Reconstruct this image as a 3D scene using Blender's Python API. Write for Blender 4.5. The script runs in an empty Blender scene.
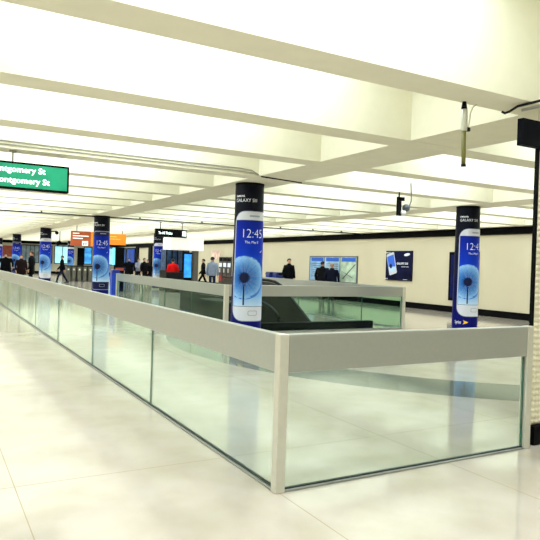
import bpy, bmesh, math, random
from mathutils import Vector, Matrix
random.seed(7)
C = bpy.context.scene.collection
PI = math.pi

# ------------------------------------------------------------------ materials
def lin(c):
    o = []
    for v in c[:3]:
        v = v / 255.0
        o.append(v / 12.92 if v <= 0.04045 else ((v + 0.055) / 1.055) ** 2.4)
    return (o[0], o[1], o[2], 1.0)

MATS = {}
def mat(name, col, rough=0.5, metal=0.0, var=0.06, scale=12.0, emit=0.0, spec=0.5, bump=0.0, bscale=60.0):
    if name in MATS: return MATS[name]
    m = bpy.data.materials.new(name); m.use_nodes = True
    nt = m.node_tree; N = nt.nodes; L = nt.links
    b = N['Principled BSDF']
    b.inputs['Roughness'].default_value = rough
    b.inputs['Metallic'].default_value = metal
    b.inputs['Specular IOR Level'].default_value = spec
    c = lin(col)
    tc = N.new('ShaderNodeTexCoord')
    nz = N.new('ShaderNodeTexNoise'); nz.inputs['Scale'].default_value = scale; nz.inputs['Detail'].default_value = 5
    L.new(tc.outputs['Object'], nz.inputs['Vector'])
    rp = N.new('ShaderNodeValToRGB')
    rp.color_ramp.elements[0].position = 0.3; rp.color_ramp.elements[1].position = 0.7
    rp.color_ramp.elements[0].color = tuple(max(0, x * (1 - var)) for x in c[:3]) + (1,)
    rp.color_ramp.elements[1].color = tuple(min(1, x * (1 + var)) for x in c[:3]) + (1,)
    L.new(nz.outputs['Fac'], rp.inputs['Fac'])
    L.new(rp.outputs['Color'], b.inputs['Base Color'])
    if emit > 0:
        L.new(rp.outputs['Color'], b.inputs['Emission Color'])
        b.inputs['Emission Strength'].default_value = emit
    if bump > 0:
        n2 = N.new('ShaderNodeTexNoise'); n2.inputs['Scale'].default_value = bscale
        L.new(tc.outputs['Object'], n2.inputs['Vector'])
        bp = N.new('ShaderNodeBump'); bp.inputs['Strength'].default_value = bump; bp.inputs['Distance'].default_value = 0.01
        L.new(n2.outputs['Fac'], bp.inputs['Height']); L.new(bp.outputs['Normal'], b.inputs['Normal'])
    MATS[name] = m
    return m

def mat_floor():
    m = bpy.data.materials.new('terrazzo'); m.use_nodes = True
    nt = m.node_tree; N = nt.nodes; L = nt.links; b = N['Principled BSDF']
    tc = N.new('ShaderNodeTexCoord')
    n1 = N.new('ShaderNodeTexNoise'); n1.inputs['Scale'].default_value = 0.55; n1.inputs['Detail'].default_value = 6
    n2 = N.new('ShaderNodeTexNoise'); n2.inputs['Scale'].default_value = 190; n2.inputs['Detail'].default_value = 3
    n3 = N.new('ShaderNodeTexNoise'); n3.inputs['Scale'].default_value = 2.0; n3.inputs['Detail'].default_value = 8
    for n in (n1, n2, n3): L.new(tc.outputs['Object'], n.inputs['Vector'])
    r1 = N.new('ShaderNodeValToRGB'); r1.color_ramp.elements[0].position = .35; r1.color_ramp.elements[1].position = .65
    r1.color_ramp.elements[0].color = lin((176, 165, 152)); r1.color_ramp.elements[1].color = lin((190, 179, 167))
    L.new(n1.outputs['Fac'], r1.inputs['Fac'])
    r2 = N.new('ShaderNodeValToRGB'); r2.color_ramp.elements[0].position = .3; r2.color_ramp.elements[1].position = .62
    r2.color_ramp.elements[0].color = (.88, .865, .83, 1); r2.color_ramp.elements[1].color = (1, 1, 1, 1)
    L.new(n2.outputs['Fac'], r2.inputs['Fac'])
    r3 = N.new('ShaderNodeValToRGB'); r3.color_ramp.elements[0].position = .3; r3.color_ramp.elements[1].position = .6
    r3.color_ramp.elements[0].color = (.86, .855, .79, 1); r3.color_ramp.elements[1].color = (1, 1, 1, 1)
    L.new(n3.outputs['Fac'], r3.inputs['Fac'])
    def mul(a, bb):
        x = N.new('ShaderNodeMix'); x.data_type = 'RGBA'; x.blend_type = 'MULTIPLY'; x.inputs[0].default_value = 1
        L.new(a, x.inputs[6]); L.new(bb, x.inputs[7]); return x.outputs[2]
    col = mul(mul(r1.outputs['Color'], r2.outputs['Color']), r3.outputs['Color'])
    # divider strips between the slabs
    sx = N.new('ShaderNodeSeparateXYZ'); L.new(tc.outputs['Object'], sx.inputs[0])
    def joint(out, off, pitch, w):
        a = N.new('ShaderNodeMath'); a.operation = 'ADD'; a.inputs[1].default_value = off; L.new(out, a.inputs[0])
        p = N.new('ShaderNodeMath'); p.operation = 'PINGPONG'; p.inputs[1].default_value = pitch / 2; L.new(a.outputs[0], p.inputs[0])
        c = N.new('ShaderNodeMath'); c.operation = 'LESS_THAN'; c.inputs[1].default_value = w; L.new(p.outputs[0], c.inputs[0])
        return c.outputs[0]
    jx = joint(sx.outputs[0], 1.52, 1.52, .0032); jy = joint(sx.outputs[1], -.79, 3.04, .0032)
    mx = N.new('ShaderNodeMath'); mx.operation = 'MAXIMUM'; L.new(jx, mx.inputs[0]); L.new(jy, mx.inputs[1])
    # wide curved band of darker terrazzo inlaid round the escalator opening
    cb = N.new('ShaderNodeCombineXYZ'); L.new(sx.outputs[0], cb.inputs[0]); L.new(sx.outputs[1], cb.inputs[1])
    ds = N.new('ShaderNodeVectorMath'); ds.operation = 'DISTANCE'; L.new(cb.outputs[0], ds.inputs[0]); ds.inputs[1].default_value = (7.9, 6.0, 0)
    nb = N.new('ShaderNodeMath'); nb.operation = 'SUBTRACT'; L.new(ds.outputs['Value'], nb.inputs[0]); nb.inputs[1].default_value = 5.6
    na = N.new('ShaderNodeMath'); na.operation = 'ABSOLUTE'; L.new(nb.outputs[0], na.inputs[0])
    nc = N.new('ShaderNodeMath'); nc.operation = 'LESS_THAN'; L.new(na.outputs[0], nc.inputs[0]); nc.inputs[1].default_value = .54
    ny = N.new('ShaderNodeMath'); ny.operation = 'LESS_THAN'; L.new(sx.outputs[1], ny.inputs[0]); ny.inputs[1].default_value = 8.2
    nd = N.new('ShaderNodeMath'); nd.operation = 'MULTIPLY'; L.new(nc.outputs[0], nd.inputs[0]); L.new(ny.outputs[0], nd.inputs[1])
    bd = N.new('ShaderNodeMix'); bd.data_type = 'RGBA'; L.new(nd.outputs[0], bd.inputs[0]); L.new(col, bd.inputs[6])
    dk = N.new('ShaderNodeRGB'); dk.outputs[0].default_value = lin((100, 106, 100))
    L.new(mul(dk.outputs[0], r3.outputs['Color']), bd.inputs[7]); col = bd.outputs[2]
    fin = N.new('ShaderNodeMix'); fin.data_type = 'RGBA'; L.new(mx.outputs[0], fin.inputs[0]); L.new(col, fin.inputs[6])
    fin.inputs[7].default_value = lin((150, 134, 108))
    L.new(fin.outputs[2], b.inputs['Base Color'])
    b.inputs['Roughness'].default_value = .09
    b.inputs['Specular IOR Level'].default_value = .5
    return m

def mat_glass(name, tint, refl=1.0):
    m = bpy.data.materials.new(name); m.use_nodes = True
    nt = m.node_tree; N = nt.nodes; L = nt.links
    N.remove(N['Principled BSDF']); out = N['Material Output']
    t = N.new('ShaderNodeBsdfTransparent'); t.inputs['Color'].default_value = tint
    g = N.new('ShaderNodeBsdfGlossy'); g.inputs['Roughness'].default_value = .02; g.inputs['Color'].default_value = (.9, 1, .94, 1)
    # Schlick reflectance from the angle to the surface, the same from both sides of the pane
    ge = N.new('ShaderNodeNewGeometry'); dt = N.new('ShaderNodeVectorMath'); dt.operation = 'DOT_PRODUCT'
    L.new(ge.outputs['Incoming'], dt.inputs[0]); L.new(ge.outputs['Normal'], dt.inputs[1])
    ab = N.new('ShaderNodeMath'); ab.operation = 'ABSOLUTE'; L.new(dt.outputs['Value'], ab.inputs[0])
    iv = N.new('ShaderNodeMath'); iv.operation = 'SUBTRACT'; iv.inputs[0].default_value = 1; L.new(ab.outputs[0], iv.inputs[1])
    pw = N.new('ShaderNodeMath'); pw.operation = 'POWER'; pw.inputs[1].default_value = 5; L.new(iv.outputs[0], pw.inputs[0])
    ml = N.new('ShaderNodeMath'); ml.operation = 'MULTIPLY_ADD'; ml.inputs[1].default_value = .96 * refl; ml.inputs[2].default_value = .04 * refl
    L.new(pw.outputs[0], ml.inputs[0])
    mx = N.new('ShaderNodeMixShader'); L.new(ml.outputs[0], mx.inputs[0]); L.new(t.outputs[0], mx.inputs[1]); L.new(g.outputs[0], mx.inputs[2])
    L.new(mx.outputs[0], out.inputs['Surface'])
    return m

def mat_uvramp(name, stops, emit=0.0, rough=.35, radial=False, noise=0.0):
    """printed artwork: colours run along V of the print (or along the radius of a round motif)"""
    m = bpy.data.materials.new(name); m.use_nodes = True
    nt = m.node_tree; N = nt.nodes; L = nt.links; b = N['Principled BSDF']
    b.inputs['Roughness'].default_value = rough; b.inputs['Specular IOR Level'].default_value = .12
    uv = N.new('ShaderNodeUVMap'); uv.uv_map = 'UVMap'
    if radial:
        ln = N.new('ShaderNodeVectorMath'); ln.operation = 'LENGTH'; L.new(uv.outputs[0], ln.inputs[0]); f = ln.outputs['Value']
    else:
        s = N.new('ShaderNodeSeparateXYZ'); L.new(uv.outputs[0], s.inputs[0]); f = s.outputs[1]
    if noise > 0:
        nz = N.new('ShaderNodeTexNoise'); nz.inputs['Scale'].default_value = 9; nz.inputs['Detail'].default_value = 6
        L.new(uv.outputs[0], nz.inputs['Vector'])
        ma = N.new('ShaderNodeMath'); ma.operation = 'MULTIPLY_ADD'; ma.inputs[1].default_value = noise; ma.inputs[2].default_value = -noise / 2
        L.new(nz.outputs['Fac'], ma.inputs[0])
        ad = N.new('ShaderNodeMath'); L.new(f, ad.inputs[0]); L.new(ma.outputs[0], ad.inputs[1]); f = ad.outputs[0]
    rp = N.new('ShaderNodeValToRGB'); cr = rp.color_ramp
    while len(cr.elements) < len(stops): cr.elements.new(.5)
    for e, (p, c) in zip(cr.elements, stops): e.position = p; e.color = lin(c)
    L.new(f, rp.inputs['Fac']); L.new(rp.outputs['Color'], b.inputs['Base Color'])
    if emit > 0:
        L.new(rp.outputs['Color'], b.inputs['Emission Color']); b.inputs['Emission Strength'].default_value = emit
    return m

M_floor = mat_floor()
M_beam = mat('painted_beam', (231, 227, 204), .8, var=.025, scale=5, spec=.1)
M_slab = mat('ceiling_slab', (235, 232, 215), .8, var=.02, scale=2)
M_wall = mat('cream_wall', (206, 196, 168), .6, var=.02, scale=1.2, spec=.25)
M_black = mat('black_trim', (3, 3, 4), .6, var=.2, spec=.08)
M_navy = mat('navy_trim', (3, 5, 14), .6, var=.2, spec=.08)
M_alu = mat('brushed_aluminium', (172, 175, 170), .36, .7, var=.02, scale=30)
M_alu_dark = mat('aluminium_channel', (150, 152, 146), .4, .6, var=.1)
M_postalu = mat('satin_aluminium_post', (204, 201, 188), .4, .4, var=.03, scale=20)
M_seal = mat('dark_seal', (28, 38, 34), .5)
M_glass = mat_glass('pale_green_glass', (.91, .955, .935, 1))
M_glass2 = mat_glass('green_glass', (.80, .91, .85, 1), .3)
M_edge = mat('glass_edge', (50, 92, 74), .2)
M_tile = mat('embossed_white_tile', (232, 224, 196), .4, var=.03)
M_white = mat('white_plastic', (235, 236, 238), .4, var=.02)
M_grey = mat('grey_plastic', (92, 96, 100), .45)
M_dgrey = mat('dark_grey_metal', (38, 38, 38), .45, .3, spec=.2)
M_rubber = mat('black_rubber', (8, 8, 9), .55, spec=.25)
M_esc = mat('escalator_panel', (58, 56, 50), .45, .3, var=.15, scale=4, spec=.25)
M_step = mat('escalator_step', (40, 40, 40), .5, .5)
M_olive = mat('olive_tube', (112, 108, 52), .5)
M_silver = mat('silver_sleeve', (205, 205, 198), .3, .5)

# ------------------------------------------------------------------ mesh builder
class MB:
    def __init__(s): s.bm = bmesh.new(); s.mi = 0
    def _tag(s, faces):
        for f in faces: f.material_index = s.mi
    def box(s, x0, x1, y0, y1, z0, z1):
        v = [s.bm.verts.new(p) for p in ((x0,y0,z0),(x1,y0,z0),(x1,y1,z0),(x0,y1,z0),(x0,y0,z1),(x1,y0,z1),(x1,y1,z1),(x0,y1,z1))]
        fs = [s.bm.faces.new([v[i] for i in q]) for q in ((0,3,2,1),(4,5,6,7),(0,1,5,4),(1,2,6,5),(2,3,7,6),(3,0,4,7))]
        s._tag(fs); return s
    def prism(s, pts, d0, d1, axis='y'):
        """outline in a plane, extruded along axis"""
        def P(a, b, d):
            return {'y': (a, d, b), 'x': (d, a, b), 'z': (a, b, d)}[axis]
        A = [s.bm.verts.new(P(a, b, d0)) for a, b in pts]; B = [s.bm.verts.new(P(a, b, d1)) for a, b in pts]
        n = len(pts); fs = [s.bm.faces.new(A), s.bm.faces.new(B[::-1])]
        for i in range(n): fs.append(s.bm.faces.new((A[i], B[i], B[(i+1) % n], A[(i+1) % n])))
        s._tag(fs); bmesh.ops.recalc_face_normals(s.bm, faces=fs); return s
    def tube(s, path, r, seg=10, caps=True):
        path = [Vector(p) for p in path]; rings = []
        rs = r if isinstance(r, (list, tuple)) else [r] * len(path)
        up = None
        for i, p in enumerate(path):
            t = ((path[min(i+1, len(path)-1)] - path[max(i-1, 0)])).normalized()
            if up is None:
                up = Vector((0,0,1)) if abs(t.z) < .9 else Vector((1,0,0))
            a = t.cross(up).normalized(); b = a.cross(t).normalized(); up = b
            rings.append([s.bm.verts.new(p + (a*math.cos(2*PI*k/seg) + b*math.sin(2*PI*k/seg))*rs[i]) for k in range(seg)])
        fs = []
        for i in range(len(rings)-1):
            for k in range(seg):
                fs.append(s.bm.faces.new((rings[i][k], rings[i][(k+1)%seg], rings[i+1][(k+1)%seg], rings[i+1][k])))
        if caps: fs += [s.bm.faces.new(rings[0][::-1]), s.bm.faces.new(rings[-1])]
        for f in fs: f.smooth = True
        if caps: fs[-1].smooth = fs[-2].smooth = False
        s._tag(fs); bmesh.ops.recalc_face_normals(s.bm, faces=fs); return s
    def lathe(s, prof, cx=0, cy=0, seg=32):
        return s.tube([(cx, cy, z) for r, z in prof], [r for r, z in prof], seg)
    def sphere(s, c, r, sx=1, sy=1, sz=1, u=16, v=10):
        m = Matrix.Translation(c) @ Matrix.Diagonal((sx, sy, sz, 1))
        g = bmesh.ops.create_uvsphere(s.bm, u_segments=u, v_segments=v, radius=r, matrix=m)
        fs = {f for vv in g['verts'] for f in vv.link_faces}
        for f in fs: f.smooth = True
        s._tag(fs); return s
    def poly(s, pts):
        f = s.bm.faces.new([s.bm.verts.new(p) for p in pts]); s._tag([f]); return s
    def build(s, name, mats, parent=None, bevel=0, loc=None):
        me = bpy.data.meshes.new(name); s.bm.to_mesh(me); s.bm.free()
        o = bpy.data.objects.new(name, me); C.objects.link(o)
        for m in (mats if isinstance(mats, (list, tuple)) else [mats]): me.materials.append(m)
        if parent: o.parent = parent
        if loc: o.location = loc
        if bevel:
            b = o.modifiers.new('Bevel', 'BEVEL'); b.width = bevel; b.segments = 2; b.limit_method = 'ANGLE'
        return o

def tag(o, label, cat, group=None):
    o['label'] = label; o['category'] = cat
    if group: o['group'] = group
    return o
def thing(name, label, cat, loc=(0,0,0), rz=0, group=None):
    o = bpy.data.objects.new(name, None); C.objects.link(o); o.empty_display_size = .2
    o.location = loc; o.rotation_euler = (0, 0, rz)
    return tag(o, label, cat, group)
def struct(o): o['kind'] = 'structure'; return o
def copy_tree(o, parent=None):
    c = o.copy(); C.objects.link(c); c.parent = parent
    for ch in list(o.children): copy_tree(ch, c)
    return c

def text_mesh(txt, size, bold=0.0, align='LEFT', squash=1.0):
    """flat mesh of the lettering in its own x / y plane"""
    cu = bpy.data.curves.new('lettering', 'FONT'); cu.body = txt; cu.size = size; cu.offset = bold; cu.align_x = align; cu.resolution_u = 3
    ob = bpy.data.objects.new('lettering', cu); C.objects.link(ob)
    dg = bpy.context.evaluated_depsgraph_get(); dg.update()
    me = bpy.data.meshes.new_from_object(ob.evaluated_get(dg))
    bpy.data.objects.remove(ob); bpy.data.curves.remove(cu)
    for v in me.vertices: v.co.x *= squash
    return me
def add_text(mb, txt, size, origin, right, up, bold=0.0, align='LEFT', squash=1.0):
    me = text_mesh(txt, size, bold, align, squash); o = Vector(origin); r = Vector(right); u = Vector(up)
    vs = [mb.bm.verts.new(o + r * v.co.x + u * v.co.y) for v in me.vertices]
    for p in me.polygons:
        try: f = mb.bm.faces.new([vs[i] for i in p.vertices]); f.material_index = mb.mi
        except ValueError: pass
    bpy.data.meshes.remove(me)

# ------------------------------------------------------------------ the shell
XL, XW, YB, YE = -9.0, 14.3, -8.0, 56.0
SOF = 2.95                              # underside of the beams
# floor with the escalator well cut out of it
WX0, WX1, WY0, WY1 = 4.3, 6.75, 8.45, 11.35
f = MB()
for x0, x1, y0, y1 in ((XL, XW, YB, WY0), (XL, WX0, WY0, WY1), (WX1, XW, WY0, WY1), (XL, XW, WY1, YE)):
    f.box(x0, x1, y0, y1, -.25, 0)
floor = struct(f.build('floor', M_floor))
ceil = struct(MB().box(XL, XW, YB, YE, 3.95, 4.1).build('ceiling', M_slab))
PITCH = 1.815
k = -4
while k * PITCH + .37 < YE:
    y = k * PITCH
    MB().box(XL, XW, y, y + .365, SOF, 3.95).build('beam', M_beam, ceil)
    k += 1
for x0, x1 in ((-3.04, -2.16), (2.69, 3.57), (8.28, 9.14), (13.95, XW)):
    MB().box(x0, x1, YB, YE, SOF + .002, 3.95).build('girder', M_beam, ceil)

struct(MB().box(XW, XW + .2, YB, YE, 0, 4.1).build('wall_right', M_wall))
struct(MB().box(XL, XW + .2, YE, YE + .2, 0, 4.1).build('wall_far', mat('far_wall', (196, 190, 170), .6)))
struct(MB().box(XL - .2, XL, YB, YE, 0, 4.1).build('wall_left', M_wall))
struct(MB().box(XL, XW + .2, YB - .2, YB, 0, 4.1).build('wall_back', M_wall))
struct(MB().box(XW - .06, XW, YB, YE, 2.71, SOF).build('trim_1', M_black))
struct(MB().box(XL, XW - .06, YE - .06, YE, 2.71, SOF).build('trim_2', M_black))
struct(MB().box(XW - .03, XW, YB, 45.4, 0, .22).build('baseboard_right', M_black))
struct(MB().box(XL, XW - .03, YE - .03, YE, 0, .22).build('baseboard_far', M_black))
# vertical seams in the right wall cladding, as thin shadow gaps
# portal in the right wall, far back
d = struct(MB().box(XW - .02, XW, 46.2, 49.0, .02, 2.6).build('door_1', M_wall))
fr = MB(); fr.box(XW - .12, XW, 45.4, 46.2, 0, 2.71); fr.box(XW - .12, XW, 49.0, 49.8, 0, 2.71); fr.box(XW - .12, XW, 46.2, 49.0, 2.6, 2.71)
fr.build('door_frame', M_black, d)
d = struct(MB().box(10.45, 11.05, YE - .08, YE, 0, 2.5).build('door_2', M_black))
M_cyan = mat('lit_shop_window', (165, 225, 240), .3, emit=.9, var=.25, scale=2)
M_cyan2 = mat('lit_blue_window', (60, 150, 235), .3, emit=.8, var=.5, scale=3)
M_dull = mat('grey_blue_window', (120, 140, 155), .25, var=.4, scale=2.5)
for i, (x0, x1, m, mul) in enumerate(((8.4, 9.75, M_cyan, 2), (5.5, 6.95, M_dull, 4), (11.1, 11.75, M_cyan2, 1), (13.2, 13.9, M_cyan, 1), (7.1, 8.1, M_dull, 2))):
    w = struct(MB().box(x0, x1, YE - .05, YE, 1.0, 2.55).build('window_%d' % (i + 1), m))
    fb = MB(); fb.box(x0 - .06, x0, YE - .09, YE, .94, 2.61); fb.box(x1, x1 + .06, YE - .09, YE, .94, 2.61)
    fb.box(x0, x1, YE - .09, YE, .94, 1.0); fb.box(x0, x1, YE - .09, YE, 2.55, 2.61)
    for q in range(1, mul): fb.box(x0 + (x1-x0)*q/mul - .025, x0 + (x1-x0)*q/mul + .025, YE - .08, YE - .051, 1.0, 2.55)
    fb.build('window_frame', M_dgrey, w)

# the near wall end at the right edge, faced with embossed tile
nx0 = 2.572
wl = struct(MB().box(nx0, 6.5, .06, .075, 0, SOF).build('wall_near', M_wall))
# real relief: rows of pillowed studs on the front face
tb = bmesh.new(); P = .05; q = 4
nxs, nzs = int(2.2 / P), int((2.58 - .17) / P)
vg = {}
for i in range(nxs * q + 1):
    for j in range(nzs * q + 1):
        a, b2 = (i / q) % 1.0, (j / q) % 1.0
        h = .02 * (math.sin(PI * a) * math.sin(PI * b2)) ** .6 if 0 < a < 1 and 0 < b2 < 1 else 0
        vg[i, j] = tb.verts.new((nx0 + i * P / q, .055 - h, .17 + j * P / q))
for i in range(nxs * q):
    for j in range(nzs * q):
        ff = tb.faces.new((vg[i, j], vg[i+1, j], vg[i+1, j+1], vg[i, j+1])); ff.smooth = True
tm = MB(); tm.bm.free(); tm.bm = tb
tm.build('tile_facing', M_tile, wl)
struct(MB().box(2.573, 6.5, .0, .06, 0, .165).build('baseboard_near', M_black))
struct(MB().box(2.53, 2.573, .045, .06, 0, SOF - .37).build('trim_3', M_black))
tr = struct(MB().box(2.285, 6.5, 0.0, .055, 2.575, SOF - .15).build('trim_4', M_navy))
MB().box(3.1, 6.5, .01, .05, SOF - .15, SOF).build('packing', M_black, tr)

# ------------------------------------------------------------------ lights in the coffers (fluorescent troughs above the beams)
k = -4
while (k + 1) * PITCH < YE:
    for bx0, bx1 in ((-8.6, -3.5), (-1.7, 1.7), (4.4, 7.5), (9.9, 13.3)):
        ld = bpy.data.lights.new('coffer_light', 'AREA'); ld.shape = 'RECTANGLE'
        ld.size = bx1 - bx0; ld.size_y = 1.1; ld.energy = 400.0 / 23 * 1.3 * (bx1 - bx0); ld.color = (.79, .915, 1.05)
        lo = bpy.data.objects.new('coffer_light', ld); C.objects.link(lo)
        lo.location = ((bx0 + bx1) / 2, k * PITCH + .37 + (PITCH - .37) / 2, 3.93)
    k += 1

# ------------------------------------------------------------------ glass balustrades
def run_band(par, p0, p1, z0, z1, th, m, name, bev=.006):
    (x0, y0), (x1, y1) = p0, p1
    if abs(x1 - x0) > abs(y1 - y0): return MB().box(x0, x1, y0 - th/2, y0 + th/2, z0, z1).build(name, m, par, bev)
    return MB().box(x0 - th/2, x0 + th/2, y0, y1, z0, z1).build(name, m, par, bev)
def glass_run(par, axis, fixed, edges, z0, z1, gm, gap=.006, th=.014):
    for a, b in zip(edges[:-1], edges[1:]):
        if axis == 'x': o = MB().box(a + gap, b - gap, fixed - th/2, fixed + th/2, z0, z1)
        else: o = MB().box(fixed - th/2, fixed + th/2, a + gap, b - gap, z0, z1)
        g = o.build('glass_panel', gm, par)
        for c in (a + gap, b - gap):
            s = .0035; e = MB()
            if axis == 'x': e.box(c - s, c + s, fixed - th/2 - .001, fixed + th/2 + .001, z0, z1)
            else: e.box(fixed - th/2 - .001, fixed + th/2 + .001, c - s, c + s, z0, z1)
            e.build('glass_edge', M_edge, g)

outer = thing('glass_balustrade', 'long L-shaped glass balustrade with aluminium top band, in the foreground', 'balustrade', (0, 0, 0))
H0, H1 = .79, 1.043
run_band(outer, (0, .036), (0, 20.5), H0, H1, .062, M_alu, 'top_band')
run_band(outer, (.036, 0), (2.405, 0), H0, H1, .062, M_alu, 'top_band')
run_band(outer, (0, .036), (0, 20.5), 0, .014, .06, M_alu_dark, 'base_channel', .003)
run_band(outer, (.036, 0), (2.405, 0), 0, .014, .06, M_alu_dark, 'base_channel', .003)
run_band(outer, (0, .036), (0, 20.5), .014, .022, .022, M_seal, 'glazing_seal', 0)
run_band(outer, (.036, 0), (2.405, 0), .014, .022, .022, M_seal, 'glazing_seal', 0)
for x in (0, 2.44): MB().box(x - .035, x + .035, -.035, .035, 0, H1 + .002).build('post', M_postalu, outer, .005)
glass_run(outer, 'y', 0, [.04] + [.06 + 2.55 * i for i in range(1, 9)], .022, H0 + .05, M_glass)
glass_run(outer, 'x', 0, [.04, 2.40], .022, H0 + .05, M_glass)

inner = thing('glass_balustrade', 'smaller glass balustrade fencing the escalator, behind the foreground one', 'balustrade', (0, 0, 0))
IX0, IX1, IY0, IY1 = 3.48, 8.37, 8.2, 16.6
J0 = .80
run_band(inner, (IX0, IY0), (IX1, IY0), J0, H1, .07, M_alu, 'top_band')
run_band(inner, (IX0, IY0 + .04), (IX0, IY1), J0, H1, .07, M_alu, 'top_band')
run_band(inner, (IX1, IY0 + .04), (IX1, IY1), J0, H1, .07, M_alu, 'top_band')
for x in (IX0, IX1):
    run_band(inner, (x, IY0 + .04), (x, IY1), 0, .03, .085, M_alu_dark, 'base_channel', .003)
    for y in (IY0, IY1): MB().box(x - .045, x + .045, y - .045, y + .045, 0, H1 + .002).build('post', M_postalu, inner, .005)
run_band(inner, (IX0, IY0), (IX1, IY0), 0, .03, .085, M_alu_dark, 'base_channel', .003)
ys = [IY0 + .05, 10.1, 12.0, 13.9, 15.7, IY1 - .05]
glass_run(inner, 'y', IX0, ys, .03, J0 + .05, M_glass2)
glass_run(inner, 'y', IX1, [IY0 + .05, 9.85, 11.45, 13.1, 14.8, IY1 - .05], .03, J0 + .05, M_glass2)
glass_run(inner, 'x', IY0, [IX0 + .05, IX1 - .05], .03, J0 + .05, M_glass2)

# ------------------------------------------------------------------ escalator well and escalator
tag(MB().box(3.62, 7.5, 8.27, 8.44, 0, .2).build('stairwell_kerb', M_navy, None, .008), 'low dark kerb along the escalator opening, behind the inner glass', 'kerb')
def under(o, par):
    o.parent = par; o.matrix_parent_inverse = Matrix.Translation(-Vector(par.location)); return o
wl2 = MB(); z = -3.2
wl2.box(WX0 - .05, WX0, WY0, WY1, z, -.25); wl2.box(WX1, WX1 + .05, WY0, WY1, z, -.25)
wl2.box(WX0, WX1, WY0 - .05, WY0, z, -.25); wl2.box(WX0, WX1, WY1, WY1 + .05, z, -.25); wl2.box(WX0, WX1, WY0, WY1, z - .05, z)
wl2.build('well_lining', M_dgrey, floor)

esc = thing('escalator', 'dark escalator descending toward the foreground inside the inner glass balustrade', 'escalator', (5.6, 11, 0))
def esc_side(x0, x1, top, low, handz, m, nm):
    top3 = top
    pan = [(y, z - .05) for y, z in top] + [(y, z - low) for y, z in reversed(top)]
    a = under(MB().prism(pan, x0, x1, 'x').build(nm, m), esc)
    xm = (x0 + x1) / 2
    under(MB().tube([(xm, y, z) for y, z in top], .042, 10).build('handrail', M_rubber), esc)
rt = [(14.6, .62), (14.75, .85), (14.6, 1.03), (14.2, 1.06), (11.3, 1.06), (10.9, 1.03), (10.55, .93), (10.15, .70), (9.15, .12), (8.6, -.2)]
esc_side(6.2, 6.24, rt[3:], 1.04, 0, M_esc, 'balustrade_panel')
lt = [(14.6, .62), (10.2, .62), (9.6, .61), (9.2, .575), (8.85, .5), (8.62, .40), (8.47, .29)]
esc_side(4.92, 4.97, lt, .6, 0, M_rubber, 'balustrade_panel')
st = MB(); y = 11.0; z = 0.0
while y > 8.55:
    st.box(5.0, 6.18, y - .4, y, z - .23, z); y -= .4; z -= .231
under(st.build('steps', M_step), esc)
under(MB().box(4.97, 6.2, 11.36, 14.5, 0, .012).build('landing_plate', M_step), esc)
under(MB().box(4.36, 4.92, 10.0, 11.7, -.1, .54).build('outer_deck', M_rubber, None, .03), esc)
under(MB().box(6.24, 6.42, 11.36, 14.6, 0, .45).build('outer_deck', M_esc, None, .02), esc)

# ------------------------------------------------------------------ advert columns
R = .26
def bend_build(bm, r, name, mats, parent, uvfun=None, step=.03):
    """lays a flat print (x = along the surface, y = height) round the column"""
    xs = [v.co.x for v in bm.verts]; x = min(xs)
    x = math.floor(x / step) * step + step
    while x < max(xs):
        g = bm.verts[:] + bm.edges[:] + bm.faces[:]
        bmesh.ops.bisect_plane(bm, geom=g, plane_co=(x, 0, 0), plane_no=(1, 0, 0), dist=1e-6); x += step
    uvl = bm.loops.layers.uv.new('UVMap')
    for fc in bm.faces:
        for lp in fc.loops:
            if uvfun: lp[uvl].uv = uvfun(lp.vert.co.x, lp.vert.co.y, fc.material_index)
    for v in bm.verts:
        zz = v.co.y; rr = (r + v.co.z) * (1 + .085 * (1 - zz / 2.95))      # the wrap flares a little towards the floor
        t = v.co.x / r
        v.co = Vector((rr * math.sin(t), -rr * math.cos(t), zz))
    me = bpy.data.meshes.new(name); bm.to_mesh(me); bm.free()
    o = bpy.data.objects.new(name, me); C.objects.link(o); o.parent = parent
    for m in mats: me.materials.append(m)
    for p in me.polygons: p.use_smooth = False
    return o
def rrect(x0, x1, y0, y1, r, n=6):
    pts = []
    for cx, cy, a0 in ((x1 - r, y0 + r, -PI/2), (x1 - r, y1 - r, 0), (x0 + r, y1 - r, PI/2), (x0 + r, y0 + r, PI)):
        for i in range(n + 1):
            a = a0 + PI / 2 * i / n; pts.append((cx + r * math.cos(a), cy + r * math.sin(a)))
    return pts
def flat(bm, pts, z, mi):
    fc = bm.faces.new([bm.verts.new((x, y, z)) for x, y in pts]); fc.material_index = mi
    if fc.normal.z < 0: fc.normal_flip()
    return fc
def ftext(bm, txt, size, x, y, z, mi, bold=0, squash=1, align='LEFT'):
    me = text_mesh(txt, size, bold, align, squash)
    vs = [bm.verts.new((v.co.x + x, v.co.y + y, z)) for v in me.vertices]
    for p in me.polygons:
        try: fc = bm.faces.new([vs[i] for i in p.vertices]); fc.material_index = mi
        except ValueError: pass
    bpy.data.meshes.remove(me)

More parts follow.
